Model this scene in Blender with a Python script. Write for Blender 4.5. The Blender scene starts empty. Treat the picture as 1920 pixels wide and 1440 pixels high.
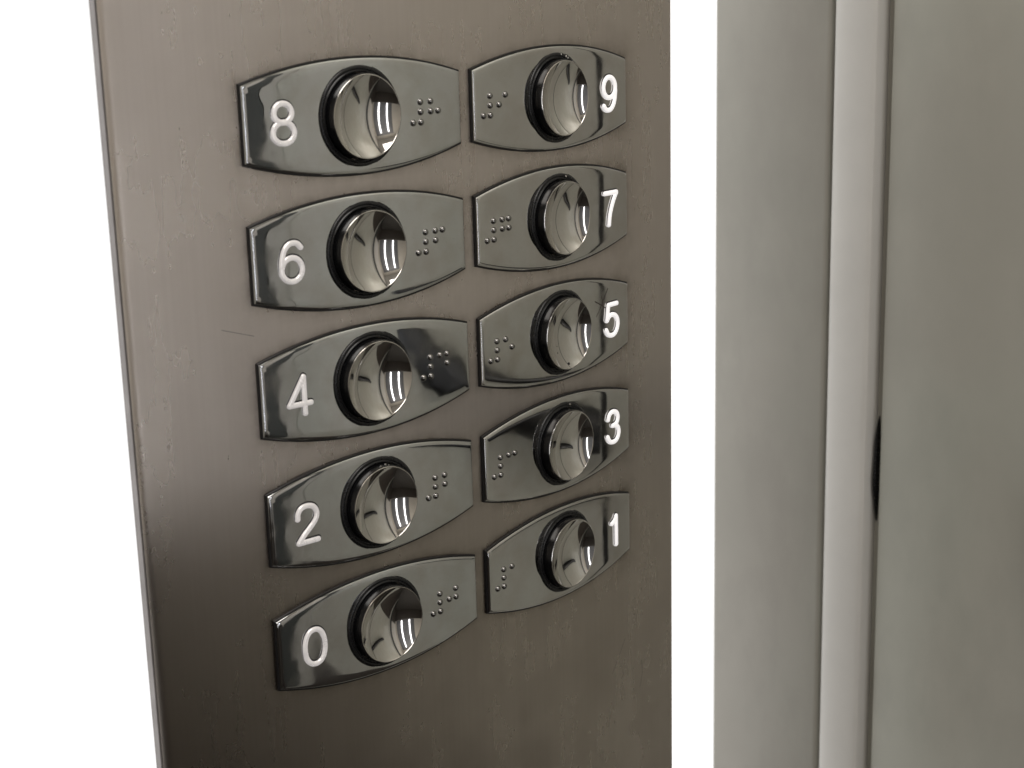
import bpy, bmesh, math, random
from mathutils import Vector, Matrix
PI = math.pi
random.seed(7)
S = bpy.context.scene
C = S.collection
MM = 0.001
# ------------------------------------------------------------------ camera
def rodrigues(r):
    v = Vector(r); t = v.length
    return Matrix.Rotation(t, 3, v.normalized())
RW = rodrigues((0.2184864844, -0.7894356753, -0.1213240471)) @ Matrix(((1, 0, 0), (0, 0, -1), (0, 1, 0)))
cam_d = bpy.data.cameras.new("camera"); cam = bpy.data.objects.new("camera", cam_d); C.objects.link(cam)
cm = Matrix((RW[0], -RW[1], -RW[2])).transposed().to_4x4()
cm.translation = Vector((-388.4392, -403.2871, 126.7133)) * MM
cam.matrix_world = cm
cam_d.sensor_width = 36; cam_d.lens = 2929.93 / 1920 * 36
cam_d.clip_start = 0.01; cam_d.clip_end = 50
cam_d.dof.use_dof = True; cam_d.dof.focus_distance = 0.585; cam_d.dof.aperture_fstop = 18
S.camera = cam
S.view_settings.view_transform = 'Standard'; S.view_settings.look = 'None'
S.view_settings.exposure = 0; S.view_settings.gamma = 1
S.cycles.max_bounces = 8; S.cycles.glossy_bounces = 6; S.cycles.diffuse_bounces = 4
S.cycles.caustics_reflective = False; S.cycles.caustics_refractive = False
S.cycles.sample_clamp_indirect = 3
S.cycles.use_denoising = True; S.cycles.denoising_input_passes = 'RGB_ALBEDO_NORMAL'
S.cycles.use_adaptive_sampling = False
# ------------------------------------------------------------------ light
W = bpy.data.worlds.new("World"); S.world = W; W.use_nodes = True
W.node_tree.nodes['Background'].inputs[0].default_value = (1, .93, .84, 1)
W.node_tree.nodes['Background'].inputs[1].default_value = 0.05; W.cycles.sampling_method = 'NONE'
def area(name, loc, rot, sx, sy, power, col):
    l = bpy.data.lights.new(name, 'AREA'); l.shape = 'RECTANGLE'; l.size = sx; l.size_y = sy
    l.energy = power; l.color = col
    o = bpy.data.objects.new(name, l); C.objects.link(o); o.location = loc; o.rotation_euler = rot
    return o
area("ceiling_fill", (-.45, -.72, 1.08), (0, 0, 0), 1.0, .8, 11.5, (1, .955, .90))  # unseen area light added overhead to fill the car and door

# ------------------------------------------------------------------ materials
def mat(name):
    m = bpy.data.materials.new(name); m.use_nodes = True
    return m, m.node_tree, m.node_tree.nodes['Principled BSDF']
def nd(nt, t, **kw):
    n = nt.nodes.new(t)
    for k, v in kw.items():
        if k.startswith('i_'): n.inputs[k[2:].replace('_', ' ')].default_value = v
        else: setattr(n, k, v)
    return n
def noise(nt, vec, scale, detail=4, rough=.55):
    n = nd(nt, 'ShaderNodeTexNoise'); n.inputs['Scale'].default_value = scale
    n.inputs['Detail'].default_value = detail; n.inputs['Roughness'].default_value = rough
    nt.links.new(vec, n.inputs['Vector']); return n.outputs['Fac']
def mapr(nt, fac, a, b, lo, hi):
    n = nd(nt, 'ShaderNodeMapRange'); n.clamp = True
    for i, v in zip(('From Min', 'From Max', 'To Min', 'To Max'), (a, b, lo, hi)): n.inputs[i].default_value = v
    nt.links.new(fac, n.inputs['Value']); return n.outputs['Result']
def mixc(nt, fac, a, b, mode='MIX'):
    n = nd(nt, 'ShaderNodeMix', data_type='RGBA', blend_type=mode)
    if isinstance(fac, float): n.inputs[0].default_value = fac
    else: nt.links.new(fac, n.inputs[0])
    for i, v in ((6, a), (7, b)):
        if isinstance(v, tuple): n.inputs[i].default_value = (*v, 1)
        else: nt.links.new(v, n.inputs[i])
    return n.outputs[2]
def coords(nt, scale=(1, 1, 1), kind='Object'):
    t = nd(nt, 'ShaderNodeTexCoord'); m = nd(nt, 'ShaderNodeMapping'); m.inputs['Scale'].default_value = scale
    nt.links.new(t.outputs[kind], m.inputs['Vector']); return m.outputs['Vector']
def math_(nt, op, a, b):
    n = nd(nt, 'ShaderNodeMath', operation=op)
    for i, v in ((0, a), (1, b)):
        if isinstance(v, (int, float)): n.inputs[i].default_value = v
        else: nt.links.new(v, n.inputs[i])
    return n.outputs[0]

def brushed():
    m, nt, b = mat("brushed_steel")
    v = coords(nt, (1, 1, 1)); g = coords(nt, (1, 1, .015))
    grain = noise(nt, g, 800, 1, .5)
    grain2 = noise(nt, coords(nt, (1, 1, .05)), 300, 1, .5)
    blotch = noise(nt, v, 26, 5, .6); fine = noise(nt, v, 150, 3, .6)
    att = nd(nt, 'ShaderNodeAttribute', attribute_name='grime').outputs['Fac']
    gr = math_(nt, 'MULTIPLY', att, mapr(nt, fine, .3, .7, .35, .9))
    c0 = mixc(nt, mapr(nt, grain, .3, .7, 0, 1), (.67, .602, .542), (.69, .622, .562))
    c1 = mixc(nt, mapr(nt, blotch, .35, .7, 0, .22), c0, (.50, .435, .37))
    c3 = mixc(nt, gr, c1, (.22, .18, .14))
    nt.links.new(c3, b.inputs['Base Color'])
    b.inputs['Metallic'].default_value = 1
    r = math_(nt, 'ADD', mapr(nt, blotch, .35, .65, .26, .31), mapr(nt, grain2, .3, .7, -.012, .012))
    nt.links.new(r, b.inputs['Roughness'])
    b.inputs['Anisotropic'].default_value = 1.0
    tg = nd(nt, 'ShaderNodeTangent', direction_type='UV_MAP'); tg.uv_map = 'UVMap'
    nt.links.new(tg.outputs[0], b.inputs['Tangent'])
    return m
def chrome(name, c, r0, r1, wav=.25, smear=.3):
    m, nt, b = mat(name)
    oi = nd(nt, 'ShaderNodeObjectInfo')
    t = nd(nt, 'ShaderNodeTexCoord'); ad = nd(nt, 'ShaderNodeVectorMath', operation='ADD')
    nt.links.new(t.outputs['Object'], ad.inputs[0]); nt.links.new(oi.outputs['Location'], ad.inputs[1])
    v = ad.outputs[0]
    n1 = noise(nt, v, 70, 5, .6); n2 = noise(nt, v, 600, 4, .7)
    col = mixc(nt, mapr(nt, n1, .42, .72, 0, smear), c, tuple(x * .72 * k for x, k in zip(c, (1.05, .98, .9))))
    col = mixc(nt, mapr(nt, n2, .62, .78, 0, .35), col, tuple(x * .55 for x in c))
    nt.links.new(col, b.inputs['Base Color']); b.inputs['Metallic'].default_value = 1
    nt.links.new(mapr(nt, n1, .35, .7, r0, r1), b.inputs['Roughness'])
    w1 = noise(nt, v, 85, 1, .4)
    bp = nd(nt, 'ShaderNodeBump'); bp.inputs['Strength'].default_value = wav; bp.inputs['Distance'].default_value = .0006
    nt.links.new(w1, bp.inputs['Height']); nt.links.new(bp.outputs[0], b.inputs['Normal'])
    return m
def plain(name, c, rough, metal=0., var=.15, scale=30, emit=0., ecol=(1, 1, 1), bump=.0, tint=0):
    m, nt, b = mat(name)
    v = coords(nt); n = noise(nt, v, scale, 5, .6)
    col = mixc(nt, mapr(nt, n, .35, .7, 0, 1), c, tuple(x * (1 - var) for x in c))
    if tint:
        sm = noise(nt, coords(nt, (1, 1.6, .8)), 26, 4, .6); hue = noise(nt, coords(nt, (1, 1, .6)), 11, 2, .5)
        col = mixc(nt, mapr(nt, sm, .45, .7, 0, .6), col, tuple(x * .82 for x in c))
        col = mixc(nt, mapr(nt, hue, .38, .62, 0, 1), col, (1.0, .972, .975), "MULTIPLY")
    nt.links.new(col, b.inputs['Base Color'])
    nt.links.new(mapr(nt, n, .3, .7, rough * .85, min(1, rough * 1.15)), b.inputs['Roughness'])
    b.inputs['Metallic'].default_value = metal
    if emit:
        b.inputs['Emission Color'].default_value = (*ecol, 1); b.inputs['Emission Strength'].default_value = emit
    if bump:
        bp = nd(nt, 'ShaderNodeBump'); bp.inputs['Strength'].default_value = bump; bp.inputs['Distance'].default_value = .0004
        nt.links.new(noise(nt, v, scale * 20, 3), bp.inputs['Height']); nt.links.new(bp.outputs[0], b.inputs['Normal'])
    return m
M_STEEL = brushed()
M_PLATE = chrome("polished_plate", (.655, .665, .67), .015, .11, .15, .5)
M_PLATE_R = chrome("polished_plate_flat", (.66, .655, .645), .015, .10, .04, .5)
M_DISH = chrome("polished_dish", (.74, .725, .70), .02, .06, .02, .25)
M_RIM = plain("dish_rim", (.75, .72, .68), .15, 1.)
M_RUBBER = plain("black_collar", (.012, .012, .013), .28, 0, .5, 400, bump=.04)
M_CAP = plain("black_cap_side", (.006, .006, .007), .22, 0, .3, 300)
M_DIGIT = plain("numeral_silver", (.82, .79, .77), .25, .5, .25, 350, emit=.33, ecol=(1, .94, .92))  # weak glow put in for the white glints on the silver figures
M_DIGIT_GLOW = plain("numeral_glow", (.85, .83, .82), .25, 0, .1, 350, emit=.62, ecol=(1, .97, .96))  # stronger glow on right figures stands for the white they mirror
M_DOT = plain("braille_metal", (.32, .31, .30), .2, 1., .2, 300)  # darker than the metal, taking in each dot's shadow
M_SCR = plain("scratch_dark", (.27, .235, .205), .5, .6, .3, 500)
M_DEEP = plain("scratch_deep", (.07, .055, .045), .6, .3, .3, 500)
M_LIGHT = plain("white_glow", (.9, .9, .9), .5, 0, .02, 10, emit=1.02, ecol=(1, 1, 1))
M_POST = plain("satin_post", (.39, .38, .335), .55, 0, .12, 6, tint=1)
M_TRIM = plain("pale_trim", (.72, .70, .66), .35, .0, .06, 30)
M_DOOR = plain("door_skin", (.475, .47, .405), .42, .1, .16, 5, tint=1)
M_GAP = plain("gap_black", (.015, .014, .013), .6, 0)
M_WALL = plain("car_wall", (.46, .43, .38), .6, 0, .08, 4)
M_DADO = plain("car_dado", (.045, .037, .03), .5, 0, .2, 6)
M_DARK = plain("return_dark", (.045, .048, .042), .75, .2, .2, 6)
M_FLOOR = plain("car_floor", (.045, .04, .034), .6, 0, .3, 20)
M_CEIL = plain("car_ceiling", (.55, .52, .47), .6, 0, .05, 5)
M_BACK = plain("lamp_back", (.12, .12, .125), .35, 0, .2, 6)
M_GASKET = plain("gasket_black", (.010, .009, .010), .35, 0, .3, 300)
M_BAR = plain("bar_black", (.006, .006, .006), .45, 0, .3, 60)
M_EDGE = plain("fold_shade", (.27, .25, .245), .6, 0, .2, 60)  # shade of the folded steel side put into a matte colour
M_TUBE = plain("tube_glow", (1, 1, 1), .5, 0, 0., 5, emit=5, ecol=(.95, .96, 1))

for m in (M_DIGIT, M_DIGIT_GLOW): m.cycles.emission_sampling = 'NONE'
M_LIGHT.cycles.emission_sampling = 'FRONT'; M_TUBE.cycles.emission_sampling = 'FRONT'
# ------------------------------------------------------------------ helpers
def link(name, me, m, parent=None, loc=None):
    o = bpy.data.objects.new(name, me); C.objects.link(o)
    if m and not me.materials: me.materials.append(m)
    if parent: o.parent = parent
    if loc is not None: o.location = loc
    return o
def mesh(name, verts, faces, smooth=True, sharp=None):
    me = bpy.data.meshes.new(name); me.from_pydata([tuple(v) for v in verts], [], faces)
    bm = bmesh.new(); bm.from_mesh(me); bmesh.ops.recalc_face_normals(bm, faces=bm.faces)
    for f in bm.faces: f.smooth = smooth
    if sharp:
        for e in bm.edges:
            if len(e.link_faces) == 2 and e.calc_face_angle() > sharp: e.smooth = False
    bm.to_mesh(me); bm.free(); return me
def box_mesh(name, x0, x1, y0, y1, z0, z1, bev=0., seg=2):
    bm = bmesh.new(); bmesh.ops.create_cube(bm, size=1)
    for v in bm.verts:
        v.co = Vector(((x0 + x1) / 2 + v.co.x * (x1 - x0), (y0 + y1) / 2 + v.co.y * (y1 - y0), (z0 + z1) / 2 + v.co.z * (z1 - z0))) * MM
    if bev: bmesh.ops.bevel(bm, geom=bm.edges[:], offset=bev * MM, segments=seg, affect='EDGES', profile=.5)
    me = bpy.data.meshes.new(name); bm.to_mesh(me); bm.free()
    if bev:
        for p in me.polygons: p.use_smooth = True
        me.set_sharp_from_angle(angle=.6)
    return me
def tag(o, label, cat, group=None, kind=None):
    if label: o['label'] = label
    if cat: o['category'] = cat
    if group: o['group'] = group
    if kind: o['kind'] = kind
    return o
K = 0.00120875          # panel curvature 1/mm about the vertical
def surf(s, z, d):      # arc position, height, height off the plate face -> mm
    t = s * K
    return Vector((math.sin(t) / K + d * math.sin(t), (1 - math.cos(t)) / K - d * math.cos(t), z))
def frame(s0, z0):      # matrix of a button unit: x along panel, y up, z outwards
    t = s0 * K
    o = surf(s0, z0, 0) * MM
    m = Matrix(((math.cos(t), 0, math.sin(t)), (math.sin(t), 0, -math.cos(t)), (0, 1, 0))).to_4x4()
    m.translation = o
    return m
COLX = 96.3306 / 2; PITCH = 45.0
TH = 1.8

# ------------------------------------------------------------------ setting: luminous backdrop, lift car seen in the reflections
lp = link("white_panel", box_mesh("white_panel", -1000, 420, 104, 124, -1000, 1000), M_LIGHT)  # white backdrop, brightness set by emission
tag(lp, "glowing blank white panel behind the steel button panel", "light panel")
def structure(name, me, m):
    o = link(name, me, m); o['kind'] = 'structure'; return o
XD = 250
structure("wall", box_mesh("wall", -1500, 700, -1540, -1500, -550, 1100), M_WALL)
structure("wall", box_mesh("wall", -1500, 700, -1540, -1502, -1150, -551), M_DADO)
structure("wall", box_mesh("wall", -1540, -1500, -1500, 140, -550, 1100), M_WALL)
structure("wall", box_mesh("wall", -1540, -1502, -1500, 140, -1150, -551), M_DADO)
structure("wall", box_mesh("wall", XD, XD + 40, -884, -742, -1150, 1100), M_DARK)
structure("wall", box_mesh("wall", XD, XD + 40, -1500, -886, -425, 1100), M_WALL)
structure("wall", box_mesh("wall", XD + 2, XD + 40, -1500, -886, -1150, -426), M_DADO)
structure("floor", box_mesh("floor", -1540, 700, -1540, 140, -1190, -1150), M_FLOOR)
structure("ceiling", box_mesh("ceiling", -1540, 700, -1540, 140, 1100, 1140), M_CEIL)
# twin tubes on the opposite wall
lamp = bpy.data.objects.new("wall_lamp", None); C.objects.link(lamp); lamp.location = (-.25, -1.49, 0)
tag(lamp, "twin vertical tube lamp on the opposite wall, mirrored in the button dishes", "lamp")
def cyl(name, r, z0, z1, n=20):
    v = []; f = []
    for z in (z0, z1):
        for i in range(n): a = 2 * PI * i / n; v.append(Vector((r * math.cos(a), r * math.sin(a), z)) * MM)
    for i in range(n): f.append((i, (i + 1) % n, n + (i + 1) % n, n + i))
    f += [tuple(range(n))[::-1], tuple(range(n, 2 * n))]
    return mesh(name, v, f, True, .6)
tube_me = cyl("tube", 24, -500, 740)
for x in (-185, 185): link("tube", tube_me, M_TUBE, lamp, (x * MM, .03, 0))
link("backplate", box_mesh("backplate", -430, 430, -8, -2, -535, 880), M_BACK, lamp)

# door side: post, pale trim strip, door
post = link("door_post", box_mesh("door_post", XD, XD + 30, 13.6, 80.6, -1150, 1100, 2.0, 3), M_POST)
tag(post, "satin grey upright door post beside the white glowing strip", "door post")
def strip_mesh():
    # half-round pale trim profile in (y, x)
    prof = []
    y0, y1 = 10.4, -12.2
    for i in range(15):
        t = i / 14
        a = PI * t
        prof.append((y0 + (y1 - y0) * (0.5 - 0.5 * math.cos(a)), XD + 2 - 5.0 * math.sin(a) ** .35))
    prof += [(y1, XD + 20), (y0, XD + 20)]
    n = len(prof); v = []
    for z in (-1150, 1100):
        for y, x in prof: v.append(Vector((x, y, z)) * MM)
    f = [(i, (i + 1) % n, n + (i + 1) % n, n + i) for i in range(n)] + [tuple(range(n)), tuple(range(n, 2 * n))[::-1]]
    return mesh("edge_trim", v, f, True, .7)
door = bpy.data.objects.new("lift_door", None); C.objects.link(door); door.location = (XD * MM, -.01, -1.15)
tag(door, "pale greenish grey lift door with a bright rounded edge strip, right of the post", "door")
def child(o, par):
    o.parent = par; o.matrix_parent_inverse = Matrix.Translation(-par.location); return o
child(link("edge_trim", strip_mesh(), M_TRIM), door)
child(link("door_leaf", box_mesh("door_leaf", XD + 3, XD + 28, -101, -17.6, -1150, 1100, 1.2, 2), M_DOOR), door)
child(link("door_leaf", box_mesh("door_leaf", XD + 3, XD + 28, -668, -106.3, -1150, 1100, 1.2, 2), M_DOOR), door)
child(link("kick_plate", box_mesh("kick_plate", XD + 1.5, XD + 20, -666, -109, -1148, -405, .5, 2), M_DADO), door)
child(link("shadow_gap", box_mesh("shadow_gap", XD + 4, XD + 28, -108, -100.5, -1150, 1100), M_GAP), door)
child(link("edge_seal", box_mesh("edge_seal", XD + 8, XD + 24, -18.4, -13, -1150, 1100), M_POST), door)
child(link("shadow_gap", box_mesh("shadow_gap", XD + 9, XD + 28, 9, 14.5, -1150, 1100), M_GAP), door)
child(link("shadow_gap", box_mesh("shadow_gap", XD + 4, XD + 28, -741, -735.5, -1150, 1100), M_GAP), door)
child(link("far_trim", box_mesh("far_trim", XD, XD + 28, -735, -672, -1150, 1100, 2, 2), M_POST), door)
# black rubber stop in the gap
def blob_mesh(name, cx, cy, cz, rx, ry, rz, seed):
    bm = bmesh.new(); bmesh.ops.create_uvsphere(bm, u_segments=24, v_segments=18, radius=1)
    rnd = random.Random(seed); ph = [rnd.random() * 6 for _ in range(4)]
    for v in bm.verts:
        k = 1 + .12 * math.sin(3 * v.co.z + ph[0]) + .08 * math.sin(7 * v.co.z + ph[1])
        v.co = Vector((cx + v.co.x * rx * k, cy + v.co.y * ry * k, cz + v.co.z * rz)) * MM
    for f in bm.faces: f.smooth = True
    me = bpy.data.meshes.new(name); bm.to_mesh(me); bm.free(); return me
child(link("rubber_stop", blob_mesh("rubber_stop", XD + 8, -14.1, -102, 4.0, 1.25, 27, 3), M_RUBBER), door)
# unseen black bar, shaped to give the dark band mirrored in the plates
def tube_path(name, pts, rads, n=14):
    v = []; f = []
    for i, p in enumerate(pts):
        p = Vector(p); a = Vector(pts[max(0, i - 1)]); b = Vector(pts[min(len(pts) - 1, i + 1)])
        t = (b - a).normalized(); u = t.cross(Vector((0, 0, 1))).normalized(); w = t.cross(u)
        for k in range(n):
            g = 2 * PI * k / n; v.append((p + (u * math.cos(g) + w * math.sin(g)) * rads[i]) * MM)
    for i in range(len(pts) - 1):
        for k in range(n): f.append((i * n + k, i * n + (k + 1) % n, (i + 1) * n + (k + 1) % n, (i + 1) * n + k))
    f += [tuple(range(n)), tuple(range((len(pts) - 1) * n, len(pts) * n))]
    return mesh(name, v, f, True, .9)
hp = []; hr = []
for i in range(25):
    t = i / 24; hp.append((XD - 15 * math.sin(PI * t) ** .3 + 5, -109 - 282 * t, -105 + 3 * math.sin(5 * t) + 34 * t ** 4)); hr.append((13 + 2.5 * math.sin(5 * t) + 5 * t * t) * min(1, (1.02 - t) * 6) ** .6)
child(link("unseen_bar", tube_path("unseen_bar", hp, hr), M_BAR), door)

# ------------------------------------------------------------------ steel panel
def outline_h(u, hm=18.9, he=12.26, half=45.0):
    sag = hm - he; R = (half * half + sag * sag) / (2 * sag)
    return hm - R + math.sqrt(max(0, R * R - u * u))
def plate_dist(s, z):   # distance outside the nearest plate outline
    best = 99
    for c in (-COLX, COLX):
        for r in range(-2, 3):
            u = s - c; w = z - r * PITCH
            if abs(u) < 60 and abs(w) < 34:
                uu = max(-45, min(45, u)); dz = abs(w) - outline_h(uu); du = abs(u) - 45
                d = math.hypot(max(0, dz), max(0, du)) if (dz > 0 or du > 0) else 0
                best = min(best, d)
    return best
def panel():
    s0, s1 = -138.0, 132.6
    prof = []                                   # (s, d)
    rb = 3.4
    for i in range(0, 8):
        a = math.radians(48) * (1 - i / 7); prof.append((s0 + rb * (1 - math.sin(a)), -TH - rb + rb * math.cos(a)))
    n = 150
    for i in range(1, n): prof.append((s0 + rb + (s1 - s0 - 2 * rb) * i / n, -TH))
    for i in range(0, 8):
        a = math.radians(48) * i / 7; prof.append((s1 - rb * (1 - math.sin(a)), -TH - rb + rb * math.cos(a)))
    zs = [-420, -340, -280] + [-250 + 2.0 * i for i in range(196)] + [180, 260, 340, 420]
    v = []; f = []; g = []; uv = []
    for z in zs:
        for s, d in prof:
            v.append(surf(s, z, d) * MM)
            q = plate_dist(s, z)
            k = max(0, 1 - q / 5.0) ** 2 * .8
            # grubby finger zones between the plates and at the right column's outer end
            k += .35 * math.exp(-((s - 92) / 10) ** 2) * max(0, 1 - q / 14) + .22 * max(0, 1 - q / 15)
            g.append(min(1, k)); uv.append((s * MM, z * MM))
    m = len(prof)
    for j in range(len(zs) - 1):
        for i in range(m - 1): f.append((j * m + i, j * m + i + 1, (j + 1) * m + i + 1, (j + 1) * m + i))
    me = bpy.data.meshes.new("button_panel"); me.from_pydata(v, [], f)
    for p in me.polygons: p.use_smooth = True
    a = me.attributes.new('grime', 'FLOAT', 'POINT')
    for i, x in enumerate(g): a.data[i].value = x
    ul = me.uv_layers.new(name='UVMap')
    for l in me.loops: ul.data[l.index].uv = uv[l.vertex_index]
    return me
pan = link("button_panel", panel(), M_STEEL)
tag(pan, "tall curved brushed steel panel that carries the ten button plates", "control panel")
link("housing", box_mesh("housing", -60, 110, 20, 102, -420, 420), M_GASKET, pan)
def fold_shade(s, sg):  # separate strip standing for the shaded side of the fold
    v = []; f = []
    q = [(s + .45 * sg, -TH - 1.9), (s + .45 * sg, -TH - 6), (s + 3 * sg, -TH - 6), (s + 3 * sg, -TH - 1.9)]
    for z in (-420, 420):
        for a, d in q: v.append(surf(a, z, d) * MM)
    f = [(i, (i + 1) % 4, 4 + (i + 1) % 4, 4 + i) for i in range(4)] + [(0, 1, 2, 3), (4, 5, 6, 7)]
    return mesh("fold_shade", v, f, False)
link("fold_shade", fold_shade(-138.0, 1), M_EDGE, pan); link("fold_shade", fold_shade(132.6, -1), M_EDGE, pan)
def stroke_mesh(name, pts, w, h, up):
    """raised ribbon with rounded section and round ends along 2-D points; up(x, y, h) -> local mm"""
    prof = [(-1, 0), (-.97, .55), (-.8, .88), (-.4, 1), (0, 1.03), (.4, 1), (.8, .88), (.97, .55), (1, 0)]
    P = [Vector(p) for p in pts]
    ext = []                                    # taper rounds the caps
    def tang(i): return (P[min(len(P) - 1, i + 1)] - P[max(0, i - 1)]).normalized()
    t0, t1 = tang(0), tang(len(P) - 1)
    for a in (1, .92, .75, .5, .25): ext.append((P[0] - t0 * w * a, w * math.sqrt(max(.0004, 1 - a * a)), t0))
    for i, p in enumerate(P): ext.append((p, w, tang(i)))
    for a in (.25, .5, .75, .92, 1): ext.append((P[-1] + t1 * w * a, w * math.sqrt(max(.0004, 1 - a * a)), t1))
    v = []; f = []; n = len(prof)
    for p, ww, t in ext:
        nn = Vector((-t.y, t.x))
        for a, b in prof:
            q = p + nn * ww * a; v.append(up(q.x, q.y, b * h * (.25 + .75 * min(1, ww / w))) * MM)
    for i in range(len(ext) - 1):
        for k in range(n - 1): f.append((i * n + k, i * n + k + 1, (i + 1) * n + k + 1, (i + 1) * n + k))
    return v, f
def join_strokes(name, strokes, up, w, h):
    V = []; F = []
    for j, pts in enumerate(strokes):
        v, f = stroke_mesh(name, pts, w, h - .04 * j, up); o = len(V); V += v; F += [tuple(i + o for i in q) for q in f]
    return mesh(name, V, F, True)
def add_scratch(pts, w, par=None, up=None, m=None):
    if up is None: up = lambda x, y, h: surf(x, y, -TH + .02 + h)
    me = join_strokes("scratch", [pts], up, w, .03)
    o = link("scratch", me, m or M_SCR)
    if par: o.parent = par
    return o
for pts in ([(-105, 25.8), (-97, 23.2), (-93.5, 22.1)], [(91, -143), (86, -150), (81, -156)], [(104, -158), (104.5, -164), (102.5, -170)]):
    add_scratch(pts, .10, pan)

# ------------------------------------------------------------------ button units
def local(s0, fr_inv):
    return lambda u, w, d: (fr_inv @ (surf(s0 + u, w, d) * MM).to_4d()).to_3d() / MM
def plate_mesh(up, gasket=False):
    half, hm, he = 45.0, 18.9, 12.26
    NA, NE = 56, 12
    par = []
    for i in range(NA): par.append(('t', -1 + 2 * i / NA))
    for i in range(NE): par.append(('r', 1 - 2 * i / NE))
    for i in range(NA): par.append(('b', 1 - 2 * i / NA))
    for i in range(NE): par.append(('l', -1 + 2 * i / NE))
    def ring(ow, oh):
        a = half - ow; out = []
        hh = outline_h(a, hm, he, half) - oh
        for k, t in par:
            if k in 'tb':
                u = t * a; z = outline_h(u) - oh
                out.append((u, z if k == 't' else -z))
            else: out.append((a if k == 'r' else -a, t * hh))
        return out
    n = len(par); V = []; F = []
    levels = [(.1, .1, -1.1), (0, 0, -.75), (0, 0, -.5), (.18, .25, -.30), (.45, .6, -.14), (.75, 1.3, -.07), (1.1, 2.3, -.015), (1.5, 3.0, 0)]
    rings = [[(x, y, d) for x, y in ring(ow, oh)] for ow, oh, d in levels]
    last = rings[-1]; rh = 16.9
    inner = []
    ca = math.atan2(last[NA][1], last[NA][0])
    for k, t in par:
        a = {'t': PI / 2 - t * (PI / 2 - ca), 'r': t * ca, 'b': -PI / 2 + t * (PI / 2 - ca), 'l': PI - t * ca}[k]
        inner.append((rh * math.cos(a), rh * math.sin(a)))
    for j in range(1, 9):
        t = j / 8; rings.append([(x + (ix - x) * t, y + (iy - y) * t, 0) for (x, y, d), (ix, iy) in zip(last, inner)])
    if gasket:
        rings = [[(x, y, d) for x, y in ring(ow, oh)] for ow, oh, d in ((-.5, -.75, -TH - .05), (-.5, -.75, -1.0), (-.3, -.5, -.8), (1.5, 1.5, -.8))]
        for r in rings:
            for x, y, d in r: V.append(up(x, y, d) * MM)
        for j in range(len(rings) - 1):
            for i in range(n): F.append((j * n + i, j * n + (i + 1) % n, (j + 1) * n + (i + 1) % n, (j + 1) * n + i))
        return mesh("gasket", V, F, True, .55)
    rings.append([(ix * .992, iy * .992, -.35) for ix, iy in inner])
    rings.append([(ix * .99, iy * .99, -TH) for ix, iy in inner])
    for r in rings:
        for x, y, d in r: V.append(up(x, y, d) * MM)
    for j in range(len(rings) - 1):
        for i in range(n): F.append((j * n + i, j * n + (i + 1) % n, (j + 1) * n + (i + 1) % n, (j + 1) * n + i))
    return mesh("plate", V, F, True, .55)
def lathe(name, prof, n=96, cap=False):
    V = []; F = []
    for r, d in prof:
        for i in range(n):
            a = 2 * PI * i / n; V.append(Vector((r * math.cos(a), r * math.sin(a), d)) * MM)
    for j in range(len(prof) - 1):
        for i in range(n): F.append((j * n + i, j * n + (i + 1) % n, (j + 1) * n + (i + 1) % n, (j + 1) * n + i))
    if cap: F.append(tuple(range((len(prof) - 1) * n, len(prof) * n)))
    return mesh(name, V, F, True, .6)
RD, DZ = 13.83, 4.35
collar_me = lathe("collar", [(16.75, -1.6), (16.75, -.1), (16.6, .25), (16.3, .45), (15.9, .5), (15.55, .42), (15.35, .2), (15.2, .3), (15.0, .5), (14.75, .52), (14.5, .4), (14.4, -.2), (14.4, -1.6)])
cap_me = lathe("cap", [(14.25, -1.6), (14.25, 3.6), (14.15, 4.0), (RD + .02, 4.22)])
rim_me = lathe("rim", [(RD + .1, 4.10), (RD + .06, 4.28), (RD - .05, 4.36), (RD - .25, 4.33), (RD - .38, 4.2)])
RS = 23.0
dz0 = math.sqrt(RS * RS - (RD - .3) ** 2)
dish_prof = []
for i in range(33):
    r = (RD - .3) * (1 - i / 32) + 1e-4 * (i == 32)
    dish_prof.append((r, 4.25 - (math.sqrt(RS * RS - r * r) - dz0)))
dish_me = lathe("dish", dish_prof)
def dot_mesh():
    prof = []
    for i in range(7):
        a = PI / 2 * i / 6; prof.append((1.2 * math.cos(a) + 1e-4, 1.0 * math.sin(a)))
    return lathe("braille_dot", prof, 16)
dot_me = dot_mesh()
def spline(cp, n=10, closed=False):
    P = [Vector(p) for p in cp]; out = []; m = len(P)
    rng = m if closed else m - 1
    for i in range(rng):
        if closed: a, b, c, d = P[i - 1], P[i], P[(i + 1) % m], P[(i + 2) % m]
        else: a, b, c, d = P[max(0, i - 1)], P[i], P[i + 1], P[min(m - 1, i + 2)]
        for k in range(n):
            t = k / n
            out.append(.5 * ((2 * b) + (c - a) * t + (2 * a - 5 * b + 4 * c - d) * t * t + (3 * b - a - 3 * c + d) * t ** 3))
    if closed: out += out[:2]
    else: out.append(P[-1])
    return out
def ell(cx, cy, rx, ry, a0, a1, n=28, p=1.0):
    out = []
    for i in range(n + 1):
        a = math.radians(a0 + (a1 - a0) * i / n); c, s = math.cos(a), math.sin(a)
        out.append((cx + rx * math.copysign(abs(c) ** p, c), cy + ry * math.copysign(abs(s) ** p, s)))
    return out
six = ell(0, -2.45, 3.95, 3.85, 168, -200, 34) 
six = [(3.75, 4.6)] + [(2.6, 5.9), (.9, 6.35), (-1.0, 5.9), (-2.7, 4.1), (-3.6, 1.6), (-3.98, -1.2)] 
SIX = [spline(six, 8), ell(0, -2.4, 3.95, 3.95, 0, 365, 40)]
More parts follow.
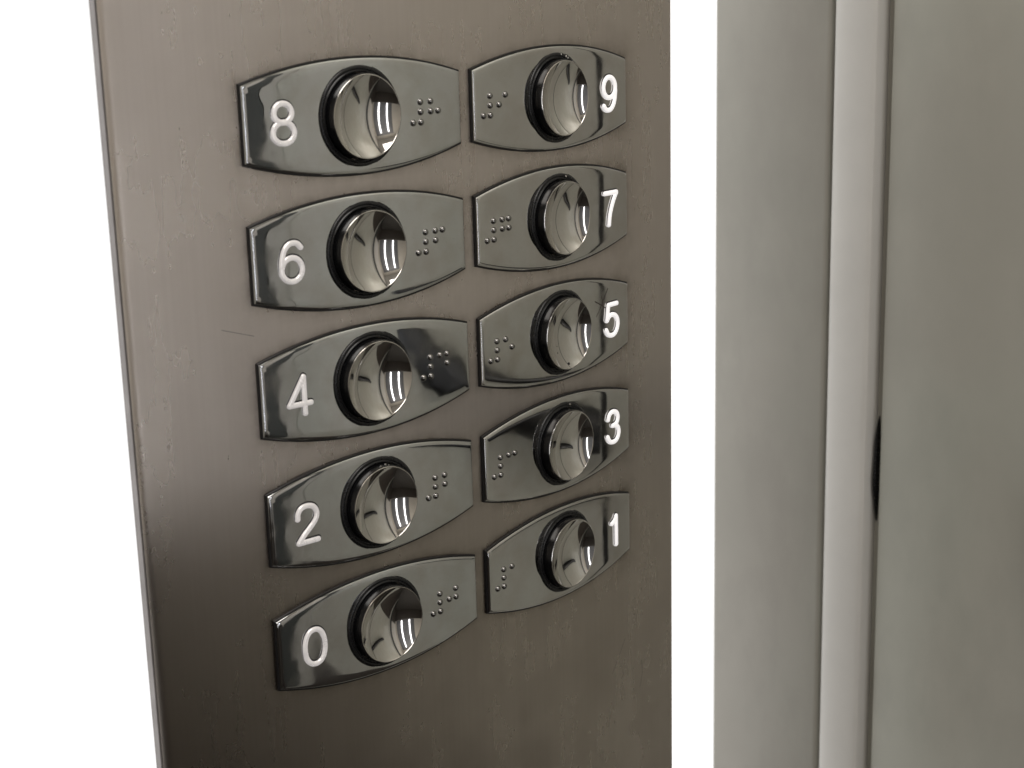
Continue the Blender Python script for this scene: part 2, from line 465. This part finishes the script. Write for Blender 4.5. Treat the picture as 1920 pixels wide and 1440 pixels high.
DIG = {
    0: [ell(0, 0, 4.1, 6.35, 90, 456, 48, .9)],
    1: [[(1.3, 6.2), (1.3, 2), (1.3, -2), (1.3, -6.4)], spline([(1.2, 6.1), (.4, 4.7), (-1.0, 3.7), (-1.9, 3.4)], 6)],
    2: [spline([(-3.85, 2.3), (-3.6, 4.3), (-2.3, 5.9), (0, 6.4), (2.4, 5.8), (3.75, 4.0), (3.7, 1.9), (2.5, 0.0), (.4, -2.0), (-1.8, -3.9), (-3.9, -6.2)], 8), [(-3.9, -6.35), (-1, -6.35), (2, -6.35), (4.0, -6.35)]],
    3: [spline([(-3.5, 3.6), (-2.9, 5.3), (-1.4, 6.3), (.4, 6.4), (2.2, 5.8), (3.25, 4.2), (3.1, 2.4), (1.9, .9), (-.4, .5)], 8), spline([(-.4, .5), (1.9, .3), (3.5, -1.0), (3.95, -3.0), (3.1, -5.1), (1.4, -6.3), (-.7, -6.4), (-2.6, -5.7), (-3.9, -3.6)], 8)],
    4: [[(1.7, 6.3), (-.2, 3.4), (-2.2, .3), (-4.2, -2.8)], [(-4.2, -2.95), (-1, -2.95), (2, -2.95), (4.3, -2.95)], [(1.85, 6.2), (1.85, 2), (1.85, -2), (1.85, -6.4)]],
    5: [[(3.5, 6.25), (1.5, 6.25), (-.5, 6.25), (-2.3, 6.25)], [(-2.4, 6.2), (-2.8, 4), (-3.1, 2), (-3.4, .2)], spline([(-3.4, .0), (-1.9, 1.5), (.3, 2.0), (2.5, 1.3), (3.9, -.6), (4.0, -2.8), (3.0, -5.0), (1.2, -6.3), (-.9, -6.4), (-2.8, -5.6), (-3.9, -3.8)], 8)],
    6: SIX,
    7: [[(-3.9, 6.25), (-1.3, 6.25), (1.4, 6.25), (4.0, 6.25)], spline([(4.0, 6.1), (2.2, 3.6), (.5, .4), (-.7, -3.0), (-1.2, -6.4)], 8)],
    8: [ell(0, 3.3, 3.35, 3.05, -90, 276, 40), ell(0, -3.0, 4.0, 3.4, 90, 456, 44)],
    9: [[(-x, -y) for x, y in q] for q in SIX],
}
NUMSIGN = [(0, 3.0), (0, -.4), (0, -3.9), (-3.5, -3.9)]
CELL = {1: [(4.6, 3.0)], 2: [(4.6, 3.0), (4.6, -.4)], 3: [(4.6, 3.0), (8, 3.0)], 4: [(4.6, 3.0), (8, 3.0), (8, -.4)], 5: [(4.6, 3.0), (8, -.4)],
        6: [(4.6, 3.0), (8, 3.0), (4.6, -.4)], 7: [(4.6, 3.0), (8, 3.0), (4.6, -.4), (8, -.4)], 8: [(4.6, 3.0), (4.6, -.4), (8, -.4)],
        9: [(8, 3.0), (4.6, -.4)], 0: [(8, 3.0), (4.6, -.4), (8, -.4)]}
WORDS = {8: "top left", 9: "top right", 6: "second from the top in the left column", 7: "second from the top in the right column", 4: "middle of the left column",
         5: "middle right, scratched beside the figure", 2: "second from the bottom in the left column", 3: "second from the bottom in the right column", 0: "bottom of the left column", 1: "bottom right"}
COLS = {}
for side in (-1, 1):
    s0 = side * COLX
    fr = frame(s0, 0); COLS[side] = (s0, local(s0, fr.inverted()))
PL = {k: plate_mesh(COLS[k][1]) for k in COLS}; GK = {k: plate_mesh(COLS[k][1], True) for k in COLS}
for n in range(10):
    side = -1 if n % 2 == 0 else 1
    s0, up = COLS[side]; z0 = (n // 2 - 2) * PITCH
    root = bpy.data.objects.new("lift_button", None); C.objects.link(root); root.empty_display_size = .01
    root.matrix_world = frame(s0, z0)
    tag(root, "chrome lift button with white numeral %d, %s" % (n, WORDS[n]), "lift button", "lift buttons on the steel panel")
    link("plate", PL[side], M_PLATE if side < 0 else M_PLATE_R, root)
    link("gasket", GK[side], M_GASKET, root)
    link("collar", collar_me, M_RUBBER, root)
    cap = link("cap", cap_me, M_CAP, root)
    dish = link("dish", dish_me, M_DISH, cap); link("rim", rim_me, M_RIM, cap)
    dish.rotation_euler.z = cap.rotation_euler.z = random.uniform(0, 6)
    cx = -30.6 if side < 0 else 32.6; cz = -.3 if side < 0 else -.45
    upd = lambda x, y, h, cx=cx, cz=cz, up=up: up(cx + x, cz + y, h)
    num = link("numeral", join_strokes("numeral", DIG[n], upd, .96, .95), M_DIGIT if side < 0 else M_DIGIT_GLOW, root)
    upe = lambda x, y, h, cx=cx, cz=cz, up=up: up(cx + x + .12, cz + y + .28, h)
    link("numeral_shade", join_strokes("numeral_shade", DIG[n], upe, 1.16, .3), M_GASKET, num)  # dark halo: figure's shadow and mirror image built as black strokes
    bx = 26.1 if side < 0 else -36.7
    for x, y in NUMSIGN + CELL[n]:
        p = up(bx + x, y, -.03) * MM
        link("braille_dot", dot_me, M_DOT, root, p)
    if n == 5:
        us = lambda x, y, h, up=up: up(x, y, .02 + h)
        for pts, w in (([(21.8, 8.6), (25, 7.0), (29.5, 4.6)], .22), ([(30.5, 12.6), (27.6, 8.6), (26, 6.5)], .16), ([(26, 6.5), (24.2, 4.2), (22.6, 2.4)], .14), ([(26.0, 10.2), (26.8, 8.0), (27.4, 4.6)], .2)):
            add_scratch(pts, w, root, us, M_DEEP)

    def speck(par, m, u, w, d, rad):
        me = blob_mesh("speck", u, w, d, rad, rad * 1.15, rad * .35, n)
        o = link("speck", me, m, par)
        return o
    dd = lambda u, w: 4.25 - (math.sqrt(RS * RS - u * u - w * w) - dz0)
    if n == 5:
        for u, w, q in ((.2, -12.2, .62), (-4.3, -7.3, .3), (-3.7, -4.9, .24)): speck(root, M_CAP, u, w, dd(u, w), q)
    if n == 2:
        for u, w, q in ((-1.5, 14.4, .28), (.6, 14.6, .34), (2.0, 14.1, .26), (-.4, 13.1, .22)): speck(root, M_RIM, u, w, 4.3 if w < 14 else 3.9, q)
    if n == 9:
        for u, w, q in ((5.4, 15.0, .4), (6.6, 14.4, .3), (9.4, 12.9, .32), (11.0, 11.4, .28), (2.5, 15.9, .3)): speck(root, M_RIM, u, w, .55, q)
    if n in (7, 3):
        speck(root, M_RIM, 4.0, 15.3, .55, .34)
